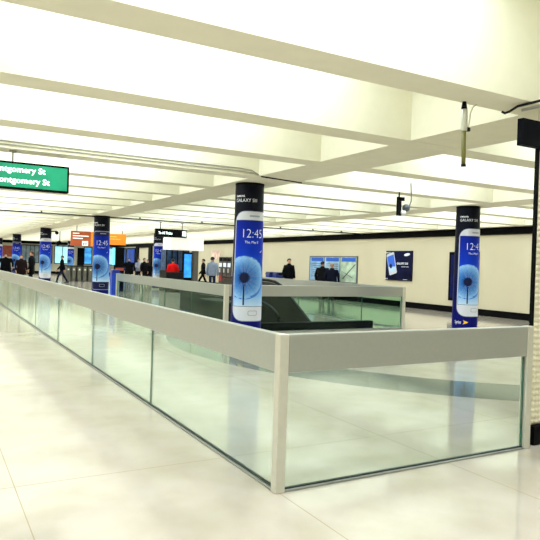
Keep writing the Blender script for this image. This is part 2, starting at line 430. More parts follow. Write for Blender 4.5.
M_shaft = mat('column_concrete', (200, 195, 178), .7)
M_wrapb = mat_uvramp('navy_wrap_print', [(0, (6, 12, 112)), (.2, (4, 10, 92)), (.5, (4, 8, 50)), (.82, (4, 6, 26)), (1, (3, 5, 18))], rough=.5)
M_pwhite = mat('print_white', (208, 210, 220), .4, var=.01, spec=.2)
M_psilver = mat('print_silver', (128, 136, 160), .4, var=.03, spec=.2)
M_pnavy = mat('print_pebble_blue', (8, 14, 66), .4, var=.1, spec=.2)
M_screen = mat_uvramp('print_screen', [(0, (185, 212, 238)), (.12, (128, 178, 228)), (.35, (30, 88, 196)), (.62, (6, 50, 182)), (1, (4, 30, 145))], rough=.4)
M_dand = mat_uvramp('print_dandelion', [(0, (6, 14, 50)), (.16, (10, 34, 92)), (.3, (40, 92, 168)), (.55, (70, 128, 200)), (.8, (112, 166, 222)), (.93, (146, 190, 232)), (1, (60, 118, 204))], rough=.4, radial=True, noise=.3)
M_stem = mat('print_stem', (6, 14, 52), .4, spec=.2)
M_ptext = mat('print_text', (236, 240, 248), .3, var=.01)
M_pgrey = mat('print_grey', (150, 156, 174), .4, spec=.2)
M_yellow = mat('print_yellow', (250, 205, 40), .3)
M_dark2 = mat('print_border', (14, 18, 42), .4, spec=.2)

def make_column(blue):
    t = bpy.data.objects.new('advert_column', None); C.objects.link(t)
    MB().lathe([(R - .012, 0), (R - .012, SOF)], seg=48).build('shaft', M_shaft, t)
    bm = bmesh.new(); flat(bm, [(-PI*R, .06), (PI*R, .06), (PI*R, SOF - .01), (-PI*R, SOF - .01)], 0, 0)
    wrap = bend_build(bm, R, 'advert_wrap', [M_wrapb], t, lambda x, y, m: (x, y / SOF))
    MB().lathe([(R + .004, SOF - .03), (R + .004, SOF)], seg=48).build('collar', M_black, t)
    # phone picture
    sh = -.012
    bm = bmesh.new()
    x0, x1 = sh - .39, sh + .39
    if blue:
        flat(bm, rrect(x0, x1, .47, 2.44, .13), .0012, 8)
        flat(bm, rrect(x0 + .018, x1 - .018, .49, 2.405, .12), .0018, 1)
    else:
        flat(bm, rrect(x0, x1, .47, 2.44, .21), .0012, 8)
        flat(bm, rrect(x0 + .012, x1 - .012, .482, 2.43, .2), .0018, 0)
    sx0, sx1, sy0, sy1 = x0 + .035, x1 - .035, .74, 2.27
    flat(bm, [(sx0 - .008, sy0 - .008), (sx1 + .008, sy0 - .008), (sx1 + .008, sy1 + .008), (sx0 - .008, sy1 + .008)], .0024, 9)
    flat(bm, [(sx0, sy0), (sx1, sy0), (sx1, sy1), (sx0, sy1)], .003, 2)
    flat(bm, rrect(sh - .10, sh + .10, 2.335, 2.365, .014), .0024, 6)         # earpiece
    flat(bm, rrect(sh - .085, sh + .085, .575, .665, .03), .0024, 6)          # home button
    flat(bm, rrect(sh - .075, sh + .075, .585, .655, .025), .003, 1 if blue else 0)
    # dandelion head
    cx, cy, rad = -.175, 1.25, .39
    for i in range(40):
        a0, a1 = 2*PI*i/40, 2*PI*(i+1)/40
        nrm = 1.0
        for r0, r1 in ((0, .5), (.5, 1)):
            pts = [(cx + rad*r0*math.cos(a0), cy + rad*r0*math.sin(a0)), (cx + rad*r1*math.cos(a0), cy + rad*r1*math.sin(a0)), (cx + rad*r1*math.cos(a1), cy + rad*r1*math.sin(a1)), (cx + rad*r0*math.cos(a1), cy + rad*r0*math.sin(a1))]
            pts = [(min(max(x, sx0), sx1), y) for x, y in pts]
            if r0 == 0: pts = [pts[0], pts[1], pts[2]]
            ar = sum(pts[j][0]*pts[(j+1)%len(pts)][1] - pts[(j+1)%len(pts)][0]*pts[j][1] for j in range(len(pts)))
            if abs(ar) > 1e-7: flat(bm, pts, .0036, 3)
    # ragged dark heart, stem and a drifting seed
    hp = []
    for i in range(26):
        a = 2*PI*i/26; rr = .075 + (.02 if i % 2 else -.006) + .008*random.random(); hp.append((cx + rr*math.cos(a), cy + rr*math.sin(a)))
    flat(bm, hp, .0044, 4)
    flat(bm, [(cx - .013, .76), (cx + .013, .76), (cx + .012, cy), (cx - .012, cy)], .0044, 4)
    for i in range(46):                                                       # fine spokes of the seed head
        a = 2*PI*i/46 + .05*random.random(); r0, r1 = .10, rad*(.7 + .28*random.random())
        ax, ay = math.cos(a), math.sin(a); w = .0016
        pts = [(cx + ax*r0 - ay*w, cy + ay*r0 + ax*w), (cx + ax*r0 + ay*w, cy + ay*r0 - ax*w), (cx + ax*r1 + ay*w, cy + ay*r1 - ax*w), (cx + ax*r1 - ay*w, cy + ay*r1 + ax*w)]
        if min(p[0] for p in pts) > sx0 + .005: flat(bm, pts, .0044, 6 if i % 3 else 7)
    flat(bm, [(.12, 1.70), (.165, 1.735), (.17, 1.745), (.16, 1.742), (.115, 1.712)], .0044, 5)
    arc = []                                                                  # dark drifting curl right of the head
    for i in range(9):
        a = -1.25 + i*.14; arc.append((cx + rad*1.0*math.cos(a), cy + rad*.98*math.sin(a)))
    for i in range(9):
        a = -1.25 + (8-i)*.14; arc.append((cx + rad*.9*math.cos(a), cy + rad*.88*math.sin(a)))
    flat(bm, arc, .0042, 7)
    ftext(bm, '12:45', .225, -.045, 1.965, .0044, 5, -.004, .84, 'CENTER')
    ftext(bm, 'Thu, May 3', .06, -.06, 1.865, .0044, 5, .0, .9, 'CENTER')
    def uvf(x, y, m):
        if m == 2: return ((x - sx0)/(sx1 - sx0), (y - sy0)/(sy1 - sy0))
        if m == 3: return ((x - cx)/rad, (y - cy)/rad)
        return (x, y)
    mats = [M_pwhite, M_pnavy, M_screen, M_dand, M_stem, M_ptext, M_pgrey, mat('print_curl', (58, 112, 196), .3), M_psilver, M_dark2]
    bend_build(bm, R, 'phone_picture', mats, wrap, uvf)
    bm = bmesh.new()
    ftext(bm, 'SAMSUNG', .045, -.39, 2.69, .0025, 0, .001, .9)
    ftext(bm, 'GALAXY SIII', .085, -.39, 2.60, .0025, 0, -.0005, .9)
    bend_build(bm, R, 'brand_lettering', [M_ptext], wrap)
    bm = bmesh.new()
    ftext(bm, 'Sprint', .1, -.43, .31, .0025, 0, .001, .6)
    for i, (a, b, c) in enumerate(((.0, .0, .022), (.028, .012, .018), (.052, .02, .014))):   # winged mark beside the word
        x = -.245 + a
        flat(bm, [(x, .345 + .05 - b), (x + .075 - a*.4, .345), (x, .345 - .05 + b), (x + c, .345)], .0025 + .0004*i, 1)
    ftext(bm, 'Now Network', .03, .1, .265, .0025, 1, 0, .9)
    bend_build(bm, R, 'carrier_logo', [M_ptext, M_yellow], wrap)
    return t
proto_w, proto_b = make_column(False), make_column(True)
CY = [6.44, 17.30, 28.25, 39.2, 50.1]
cols = [
    (3.05, CY[0], 'w', 'blue phone advert column standing right behind the foreground balustrade, largest of the columns'),
    (3.09, CY[1], 'b', 'advert column with navy phone and silver rim, in front of the orange signs'),
    (3.07, CY[2], 'w', 'advert column with white phone, between walking people at far left'),
    (3.06, CY[3], 'b', 'slim advert column with navy phone, beside two people in dark coats'),
    (3.03, CY[4], 'w', 'advert column cut off by the left picture edge, farthest of its row'),
    (8.65, CY[0], 'w', 'blue phone advert column at right, in front of a black-framed wall poster'),
    (8.65, 27.6, 'w', 'advert column with white phone, beside the white canopy and black hanging sign'),
    (8.65, CY[4], 'w', 'tiny distant advert column behind the fare gates, under the orange signs'),
]
first = {}
for x, y, kd, lab in cols:
    p = proto_w if kd == 'w' else proto_b
    c = p if kd not in first else copy_tree(p)
    first[kd] = 1
    c.location = (x, y, 0); tag(c, lab, 'column', 'columns wrapped in phone adverts')

# ------------------------------------------------------------------ hanging things, conduits
def sign_box(par, x0, x1, y, z0, z1, dep, frame_m, face_m, border=.02):
    MB().box(x0, x1, y, y + dep, z0, z1).build('case', frame_m, par, .006)
    return MB().box(x0 + border, x1 - border, y - .006, y + .004, z0 + border, z1 - border).build('face', face_m, par)
M_green = mat('green_sign_face', (0, 136, 98), .35, emit=.4, var=.14, scale=4)
M_signtext = mat('sign_white', (240, 255, 250), .4, emit=.75, var=.0)
gs = thing('hanging_sign', 'green station sign with white lettering hanging at upper left', 'sign')
y = 5.56
sign_box(gs, -2.75, -.305, y, 2.42, 2.795, .12, M_black, M_green, .028)
tm = MB(); tm2 = MB()
add_text(tm, 'Montgomery St', .112, (-.63, y - .008, 2.655), (1, 0, 0), (0, 0, 1), .003, 'RIGHT', 1.06)
add_text(tm2, 'Montgomery St', .112, (-.57, y - .008, 2.507), (1, 0, 0), (0, 0, 1), .003, 'RIGHT', 1.06)
tm.build('lettering', M_signtext, gs); tm2.build('lettering', M_signtext, gs)
for x in (-1.05, -2.1):
    MB().tube([(x, y + .06, 2.79), (x, y + .06, SOF)], .011).lathe([(.05, SOF - .02), (.045, SOF)], x, y + .06, 16).build('hanger', mat('grey_cable', (168, 164, 150), .5), gs)

ts = thing('hanging_sign', 'black hanging sign with white words and square symbol, above the white canopy', 'sign')
y = 18.3
sign_box(ts, 5.32, 6.55, y, 2.40, 2.70, .14, M_black, M_black, .01)
tm = MB(); add_text(tm, 'To All Trains', .13, (5.42, y - .009, 2.505), (1, 0, 0), (0, 0, 1), .006, 'LEFT', .78); MB().box(6.36, 6.51, y - .01, y - .007, 2.46, 2.64).build('pictogram', M_signtext, ts)
tm.build('lettering', M_signtext, ts)
for x in (5.52, 6.38): MB().tube([(x, y + .07, 2.69), (x, y + .07, SOF)], .016).lathe([(.05, SOF - .02), (.05, SOF)], x, y + .07, 12).build('hanger', M_dgrey, ts)

M_or1 = mat('rust_orange_face', (176, 84, 44), .45, emit=.25, var=.15, scale=3)
M_or2 = mat('orange_face', (238, 140, 30), .45, emit=.35, var=.1, scale=3)
oa = thing('hanging_sign', 'rust-orange hanging sign with white lines and pictogram, left of the navy phone column', 'sign')
y = 24.1
MB().box(3.45, 4.30, y, y + .1, 2.05, 2.70).build('face', M_or1, oa)
MB().box(4.30, 4.75, y, y + .1, 2.05, 2.70).build('face', M_or2, oa)
tm = MB()
add_text(tm, 'Exit', .13, (3.52, y - .004, 2.54), (1, 0, 0), (0, 0, 1), .004)
tm.box(3.52, 4.2, y - .005, y - .002, 2.44, 2.475); tm.box(3.52, 3.95, y - .005, y - .002, 2.34, 2.375)
tm.bm.free(); tm = MB()
tm.box(3.52, 3.80, y - .005, y - .002, 2.58, 2.62); tm.box(3.52, 4.2, y - .005, y - .002, 2.47, 2.51); tm.box(3.52, 3.95, y - .005, y - .002, 2.36, 2.40)
tm.box(3.93, 4.18, y - .005, y - .002, 2.07, 2.27); tm.mi = 1
tm.box(3.98, 4.03, y - .009, y - .005, 2.1, 2.2); tm.box(4.07, 4.12, y - .009, y - .005, 2.1, 2.2)
tm.build('markings', [M_signtext, M_black], oa)
for x in (3.7, 4.5): MB().tube([(x, y + .05, 2.7), (x, y + .05, SOF)], .014).build('hanger', M_dgrey, oa)
ob = thing('hanging_sign', 'bright orange hanging sign right of the navy phone column', 'sign')
y = 26.5
MB().box(5.50, 6.58, y, y + .1, 2.22, 2.76).build('face', M_or2, ob)
tm = MB(); tm.box(5.6, 6.1, y - .005, y - .002, 2.6, 2.64); tm.box(5.6, 6.3, y - .005, y - .002, 2.48, 2.52)
tm.build('markings', mat('pale_orange', (250, 196, 96), .5, emit=.3), ob)
for x in (5.7, 6.4): MB().tube([(x, y + .05, 2.75), (x, y + .05, SOF)], .014).build('hanger', M_dgrey, ob)

# cylindrical antenna below the nearest beam
an = thing('hanging_antenna', 'olive and silver tube antenna hanging from the nearest ceiling beam at upper right', 'antenna', (1.94, .33, 2.95))
under(MB().lathe([(.016, 2.95), (.02, 2.93), (.026, 2.885)], 1.94, .33, 16).build('cap', M_black), an)
under(MB().lathe([(.027, 2.885), (.029, 2.87), (.029, 2.715), (.024, 2.70)], 1.94, .33, 16).build('sleeve', M_silver), an)
under(MB().lathe([(.0185, 2.70), (.0185, 2.415)], 1.94, .33, 16).build('tube', M_olive), an)
under(MB().lathe([(.021, 2.415), (.021, 2.395)], 1.94, .33, 16).build('end_cap', M_rubber), an)
under(MB().tube([(1.965, .33, 2.735), (1.995, .33, 2.745), (2.005, .33, 2.80), (2.015, .33, 2.86), (2.04, .33, 2.91), (2.09, .33, 2.95)], .006, 8).build('cable', M_beam), an)
under(MB().box(1.955, 2.005, .315, .345, 2.70, 2.735).build('clamp', M_dgrey, None, .006), an)

an.rotation_euler = (0, -.028, 0)
# camera on its bracket below the second bay
cm = thing('security_camera', 'grey dome camera on black bracket hanging below the ceiling, centre right', 'camera', (5.6, 5.3, 2.6))
cx, cy = 5.84, 5.45
def cml(o): return under(o, cm)
cml(MB().box(cx - .15, cx - .045, cy, cy + .03, 2.50, 2.86).build('bracket', M_black, None, .005))
cml(MB().box(cx - .13, cx + .03, cy, cy + .03, 2.79, 2.86).build('bracket_arm', M_black, None, .005))
cml(MB().tube([(cx + .03, cy + .02, 2.66), (cx + .17, cy + .02, 2.71), (cx + .19, cy + .0, 2.80), (cx + .17, cy - .025, 2.95), (cx + .155, cy - .02, 3.15)], .011, 8).build('conduit', M_grey))
cml(MB().sphere((cx + .075, cy + .01, 2.66), .075).build('dome', mat('dome_grey', (62, 68, 76), .35)))
cml(MB().lathe([(.045, 2.53), (.06, 2.56), (.055, 2.6)], cx - .0, cy + .01, 16).build('lens_housing', M_white))
cml(MB().tube([(cx - .10, cy + .015, 2.85), (cx - .10, cy + .015, SOF)], .014).build('drop_rod', M_black))

# conduits
M_cab = mat('grey_cable', (168, 164, 150), .5)
c1 = MB()
for dz in (0, .045): c1.tube([(-2.14, 5.433, 3.0 + dz), (2.35, 5.433, 3.0 + dz), (2.55, 5.42, 2.985 + dz), (2.68, 5.42, 2.965)], .010, 8)
tag(c1.build('cable_run', M_cab), 'twin grey cables running along a beam face above the green sign', 'cable')
tag(MB().tube([(2.72, 5.40, 2.94), (3.1, 5.48, 2.94), (3.62, 5.58, 2.94)], .011, 8).build('cable_run', M_rubber), 'short black cable crossing the girder above the largest column', 'cable')
c2 = thing('conduit', 'long dark conduit crossing below the ceiling behind the green sign', 'conduit', (5, 17.0, 2.9))
under(MB().tube([(-3, 17.0, 2.905), (13.9, 17.0, 2.905)], .022, 8).build('pipe', M_rubber), c2)
for x in (3.1, 8.7):
    under(MB().box(x - .02, x + .02, 16.97, 17.03, 2.90, SOF + .002).build('clip', M_dgrey), c2)
for x in (1.1, 4.3, 6.6, 8.3, 9.9, 11.4, 12.8):
    under(MB().box(x - .02, x + .02, 16.97, 17.03, 2.90, 3.02).build('clip', M_dgrey), c2)
c3 = MB(); c3.tube([(2.30, .235, 2.90), (2.315, .215, 2.885), (2.345, .19, 2.90), (2.36, .12, 2.932), (2.36, -2.6, 2.932)], .011, 8)
tag(c3.build('conduit', M_rubber), 'black conduit with hooked end at the upper right corner', 'conduit')
tag(MB().tube([(2.395, .10, 2.90), (2.395, -2.6, 2.90)], .014, 8).build('conduit', M_cab), 'pale pipe beside the black conduit at the upper right corner', 'conduit')

# small far speaker / monitor group left of the third column row
mn = thing('hanging_speaker', 'dark hanging loudspeaker under the ceiling behind the walking person at left', 'speaker', (4.1, 31, 2.4))
under(MB().prism([(4.02, 2.30), (4.14, 2.14), (4.32, 2.34), (4.24, 2.44)], 30.9, 31.2, 'y').build('horn', M_black), mn)
under(MB().tube([(4.25, 31.05, 2.4), (4.25, 31.05, SOF)], .02).build('drop_rod', M_black), mn)
mc = thing('security_camera', 'small black camera beside the white phone column at far left', 'camera', (3.45, 27.9, 2.7))
under(MB().sphere((3.52, 27.9, 2.72), .09).build('dome', M_black), mc)
under(MB().tube([(3.28, 28.1, 2.78), (3.52, 27.9, 2.80)], .025).build('bracket', M_black), mc)

# ------------------------------------------------------------------ right wall: posters, map case, bins, ticket machines
ps = thing('wall_poster', 'square navy poster with a tilted phone on the cream right wall', 'poster')
X = XW - .05
MB().box(X, XW, 14.33, 15.86, 1.02, 2.2).build('board', mat_uvramp('x', [(0, (8, 12, 42))]) if False else mat('poster_navy', (5, 10, 46), .4, var=.5, scale=2, spec=.1), ps)
def wp(pts, dx): return [(X - dx, a, b) for a, b in pts]       # a runs along the wall (y), seen with larger y at left
def rot(pts, c, ang): return [(c[0] + (a-c[0])*math.cos(ang) - (b-c[1])*math.sin(ang), c[1] + (a-c[0])*math.sin(ang) + (b-c[1])*math.cos(ang)) for a, b in pts]
pc = (15.5, 1.68); ang = -.27
tm = MB(); A = lambda pts: rot([(15.5 - (a - 15.5), b) for a, b in pts], pc, ang)
tm.poly(wp(A(rrect(15.27, 15.73, 1.25, 2.12, .06)), .004)); tm.mi = 1
tm.poly(wp(A([(15.30, 1.36), (15.70, 1.36), (15.70, 2.02), (15.30, 2.02)]), .007)); tm.mi = 2
tm.poly(wp(A([(15.30, 1.36), (15.70, 1.36), (15.70, 1.52), (15.30, 1.60)]), .009)); tm.mi = 3
tm.poly(wp(A([(15.44 + .07*math.cos(i*.5236), 1.60 + .10*math.sin(i*.5236)) for i in range(12)]), .011))
tm.build('phone_picture', [M_pwhite, mat('poster_blue', (36, 98, 214), .3, emit=.1), mat('poster_pale', (190, 220, 245), .3), M_stem], ps)
tm = MB()
tm.poly([(X - .004, 14.62 + .17*math.cos(-i*.5236) , 2.05 + .055*math.sin(i*.5236) - .12*(.17*math.cos(-i*.5236))) for i in range(12)])
tm.build('logo', M_ptext, ps)
tm = MB(); add_text(tm, 'GALAXY S III', .115, (X - .004, 15.2, 1.66), (0, -1, 0), (0, 0, 1), .003); tm.build('lettering', M_ptext, ps)
tm = MB(); add_text(tm, 'designed for humans', .05, (X - .004, 14.92, 1.56), (0, -1, 0), (0, 0, 1), .001); tm.build('lettering', M_ptext, ps)
tm = MB(); add_text(tm, 'Sprint', .07, (X - .004, 15.88, 1.06), (0, -1, 0), (0, 0, 1), .002); tm.build('lettering', M_ptext, ps)
tm = MB(); add_text(tm, 'samsung.com', .045, (X - .004, 14.8, 1.06), (0, -1, 0), (0, 0, 1), .001); tm.build('lettering', M_ptext, ps)
tm = MB(); add_text(tm, 'SAMSUNG', .07, (X - .004, 15.9, 2.1), (0, -1, 0), (0, 0, 1), .001); tm.build('lettering', M_ptext, ps)

pk = thing('wall_poster', 'tall black-framed navy poster on the wall, mostly hidden by the right column', 'poster')
MB().box(X, XW, 11.08, 12.42, .42, 2.15).build('frame', M_black, pk, .01)
MB().box(X - .006, X + .01, 11.18, 12.32, .52, 2.05).build('sheet', mat('poster_navy2', (12, 20, 80), .4, var=.4, scale=3, spec=.1), pk)

mp = thing('map_case', 'wide transit map case with blue headers on the right wall behind two people', 'map')
MB().box(X, XW, 17.75, 21.55, .75, 1.98).build('frame', M_grey, mp, .01)
hm = [('bus', (138, 176, 208)), ('bus2', (158, 190, 212)), ('map', (176, 196, 172))]
for i in range(3):
    y1 = 21.47 - i * 1.24; y0 = y1 - 1.18
    pn = MB().box(X - .006, X + .01, y0, y1, .82, 1.92).build('map_sheet', mat('sheet_' + hm[i][0], hm[i][1], .4, var=.35, scale=3.5), mp)
    tm = MB(); tm.box(X - .012, X - .006, y0 + .05, y1 - .12, 1.73, 1.90)
    tm.build('header', mat('header_blue', (24, 92, 196), .4), pn)
    tm = MB()
    if i == 2:
        tm.prism([(y0 + .02, 1.62), (y0 + .10, 1.62), (y1 - .15, .95), (y1 - .25, .95)], X - .010, X - .0062, 'x')
        tm.prism([(y1 - .1, 1.3), (y1 - .14, 1.3), (y1 - .9, 1.05), (y1 - .9, 1.01)][::-1], X - .010, X - .0062, 'x')
    else:
        for q in range(7): tm.box(X - .010, X - .0062, y0 + .12, y1 - .15 - .1*(q % 3), 1.6 - q*.1, 1.625 - q*.1)
    tm.build('map_lines', mat('map_ink', (78, 92, 88), .5), pn)

for i, (x, y, lab) in enumerate(((13.38, 22.95, 'blue recycling bin nearest the wall person, right one of the pair'), (13.34, 23.6, 'blue recycling bin, left one of the pair beside the largest column'))):
    b = thing('recycling_bin', lab, 'bin', (x, y, 0), 0, 'blue bins by the right wall')
    MB().box(-.27, .27, -.2, .2, 0, .98).build('body', mat('bin_blue', (24, 48, 132), .4), b, .02)
    MB().prism([(-.29, .98), (.29, .98), (.24, 1.12), (-.24, 1.12)], -.22, .22, 'y').build('lid', mat('bin_lid', (16, 30, 90), .4), b, .01)
    MB().box(-.15, .15, -.226, -.19, 1.0, 1.07).build('slot', M_black, b)

def ticket_machine():
    t = bpy.data.objects.new('ticket_machine', None); C.objects.link(t)
    MB().box(-.06, 0, -.27, .27, 0, 1.88).build('cabinet', mat('machine_grey', (64, 62, 62), .4, .2), t, .015)
    MB().box(-.075, -.05, -.2, .2, 1.25, 1.5).build('screen', mat('machine_screen', (205, 214, 222), .3, emit=.5), t)
    MB().box(-.07, -.05, -.24, .24, 1.62, 1.82).build('header', M_black, t)
    MB().box(-.08, -.05, -.2, .2, .35, .75).build('tray', mat('machine_red', (150, 40, 36), .4), t)
    MB().box(-.075, -.05, .02, .2, .9, 1.15).build('keypad', M_silver, t)
    return t
tmach = ticket_machine()
for i, lab in enumerate(('grey ticket machine against the right wall, nearest the largest column', 'grey ticket machine in the middle of the three on the right wall', 'grey ticket machine farthest back, beside the man in pale blue')):
    c = tmach if i == 0 else copy_tree(tmach)
    c.location = (XW - .01, 30.55 + i * .62, 0); tag(c, lab, 'machine', 'ticket machines on the right wall')
nt_ = tag(MB().box(XW - .02, XW, 32.0, 33.4, 1.72, 2.3).build('wall_notice', mat('notice', (232, 196, 180), .5, var=.35, scale=5)), 'small pale red and white notice above the ticket machines', 'notice')

# ------------------------------------------------------------------ station booth with white canopy, lit totem, other far furniture
bt = thing('station_booth', 'dark station booth with wide white canopy, behind the person in red', 'booth', (9.4, 26, 0))
def B(o): return under(o, bt)
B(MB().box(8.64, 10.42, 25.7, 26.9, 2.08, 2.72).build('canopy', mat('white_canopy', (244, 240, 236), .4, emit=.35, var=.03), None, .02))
B(MB().box(8.02, 8.92, 24.55, 24.75, 0, .98).build('front_counter', mat('dark_counter', (14, 14, 18), .5, spec=.2), None, .02))
B(MB().box(8.5, 9.75, 25.95, 26.9, 0, 1.05).build('counter', mat('dark_counter', (26, 26, 30), .4), None, .02))
B(MB().box(8.54, 9.71, 26.0, 26.86, 1.05, 2.08).build('window_glazing', mat('booth_glazing', (52, 76, 112), .15, var=.5, scale=4)))
mb = MB()
for x in (8.5, 8.8, 9.1, 9.4, 9.71): mb.box(x, x + .04, 25.96, 26.0, 1.05, 2.08)
B(mb.build('mullions', M_black))
B(MB().box(10.14, 10.40, 26.3, 26.6, 0, 2.08).build('pillar', mat('pillar_grey', (96, 94, 88), .5)))
tt = thing('advert_totem', 'tall narrow totem with glowing blue screen beside the person in red', 'totem', (9.22, 24.9, 0))
MB().box(-.25, .25, -.08, .08, 0, 1.98).build('case', M_black, tt, .02)
MB().box(-.19, .19, -.09, -.07, .72, 1.88).build('screen', mat('totem_screen', (40, 130, 235), .3, emit=1.0, var=.7, scale=3), tt)
bk = thing('advert_totem', 'black display totem with glowing edge, right of the navy phone column', 'totem', (5.9, 25.2, 0))
MB().box(-.22, .22, -.14, .14, 0, 2.08).build('case', M_black, bk, .03)
MB().box(-.30, -.22, -.1, .1, 1.25, 2.05).build('lit_edge', mat('lit_edge', (110, 200, 250), .3, emit=1.0), bk)
MB().box(-.2, .2, -.15, -.13, .98, 1.12).build('red_strip', mat('strip_red', (150, 60, 50), .4), bk)
bb = thing('recycling_bin', 'bright blue bin in front of the black totem, right of the navy phone column', 'bin', (4.12, 19.3, 0))
MB().box(-.15, .15, -.15, .15, 0, 1.0).build('body', mat('bin_bright_blue', (24, 66, 190), .35, var=.15), bb, .02)
MB().prism([(-.16, 1.0), (.16, 1.0), (.13, 1.12), (-.13, 1.12)], -.16, .16, 'y').build('lid', mat('bin_lid2', (18, 48, 150), .35), bb, .01)

# blue lit adverts on the side wall near the corner
for i, (y0, y1, lab) in enumerate(((50.1, 52.6, 'lit blue wall advert beside the black portal, far back'), (52.9, 55.6, 'lit blue wall advert in the far corner of the hall'))):
    a = thing('wall_advert', lab, 'advert', (0, 0, 0), 0, 'lit blue wall adverts')
    MB().box(XW - .08, XW, y0, y1, .5, 2.6).build('frame', M_black, a, .01)
    MB().box(XW - .09, XW - .07, y0 + .1, y1 - .1, .6, 2.5).build('sheet', mat('blue_lit', (14, 50, 140), .3, emit=.3, var=.8, scale=1.5), a)
rp = tag(MB().box(3.9, 4.75, YE - .05, YE, 1.45, 2.45).build('wall_poster', mat('rust_poster', (150, 66, 44), .5, var=.4, scale=4)), 'rust-red poster on the far end wall at the left edge', 'poster')

# fare gates
def fare_gate():
    t = bpy.data.objects.new('fare_gate', None); C.objects.link(t)
    MB().box(-.11, .11, -.75, .75, 0, .96).build('console', mat('gate_grey', (112, 112, 104), .35, .4, var=.12), t, .02)
    MB().box(-.12, .12, -.77, .77, .96, 1.02).build('top', M_black, t, .01)
    MB().box(-.05, .05, -.76, -.745, .72, .82).build('ticket_slot', mat('gate_led', (210, 220, 190), .3, emit=.3), t)
    MB().prism([(-.2, .35), (.2, .35), (.12, .85), (-.12, .85)], .11, .2, 'x').build('gate_fin', mat('gate_fin', (140, 92, 60), .5), t)
    return t
g0 = fare_gate()
words = ['leftmost', 'second from left', 'third from left', 'fourth from left', 'fifth from left', 'rightmost']
for i, w in enumerate(words):
    g = g0 if i == 0 else copy_tree(g0)
    g.location = (5.95 + .34 * i, 37.9 - .05 * i, 0)
    tag(g, 'grey metal fare gate console, %s in the row behind the column row' % w, 'gate', 'fare gates across the hall')

# ------------------------------------------------------------------ people
SK = mat('skin', (196, 150, 122), .5, var=.05)
def skin_mesh(name, verts, edges, radii, m, parent, root=0, sub=1):
    me = bpy.data.meshes.new(name); me.from_pydata([Vector(v) for v in verts], edges, []); me.update()
    o = bpy.data.objects.new(name, me); C.objects.link(o)
    md = o.modifiers.new('Skin', 'SKIN'); md.branch_smoothing = .4
    sv = me.skin_vertices[0].data
    for i, r in enumerate(radii):
        sv[i].radius = (r, r) if not isinstance(r, tuple) else r
        sv[i].use_root = (i == root)
    if sub: s = o.modifiers.new('Sub', 'SUBSURF'); s.levels = sub; s.render_levels = sub
    dg = bpy.context.evaluated_depsgraph_get(); dg.update()
    nm = bpy.data.meshes.new_from_object(o.evaluated_get(dg))
    bpy.data.objects.remove(o); bpy.data.meshes.remove(me)
    nm.name = name
    for v in nm.vertices:                     # flatter front to back than side to side
        if .6 < v.co.z < 1.5: v.co.x *= 1 - .32 * math.exp(-(v.co.x ** 2) / .03)
    n = bpy.data.objects.new(name, nm); C.objects.link(n); n.parent = parent
    nm.materials.clear(); nm.materials.append(m)
    for p in nm.polygons: p.use_smooth = True
    return n

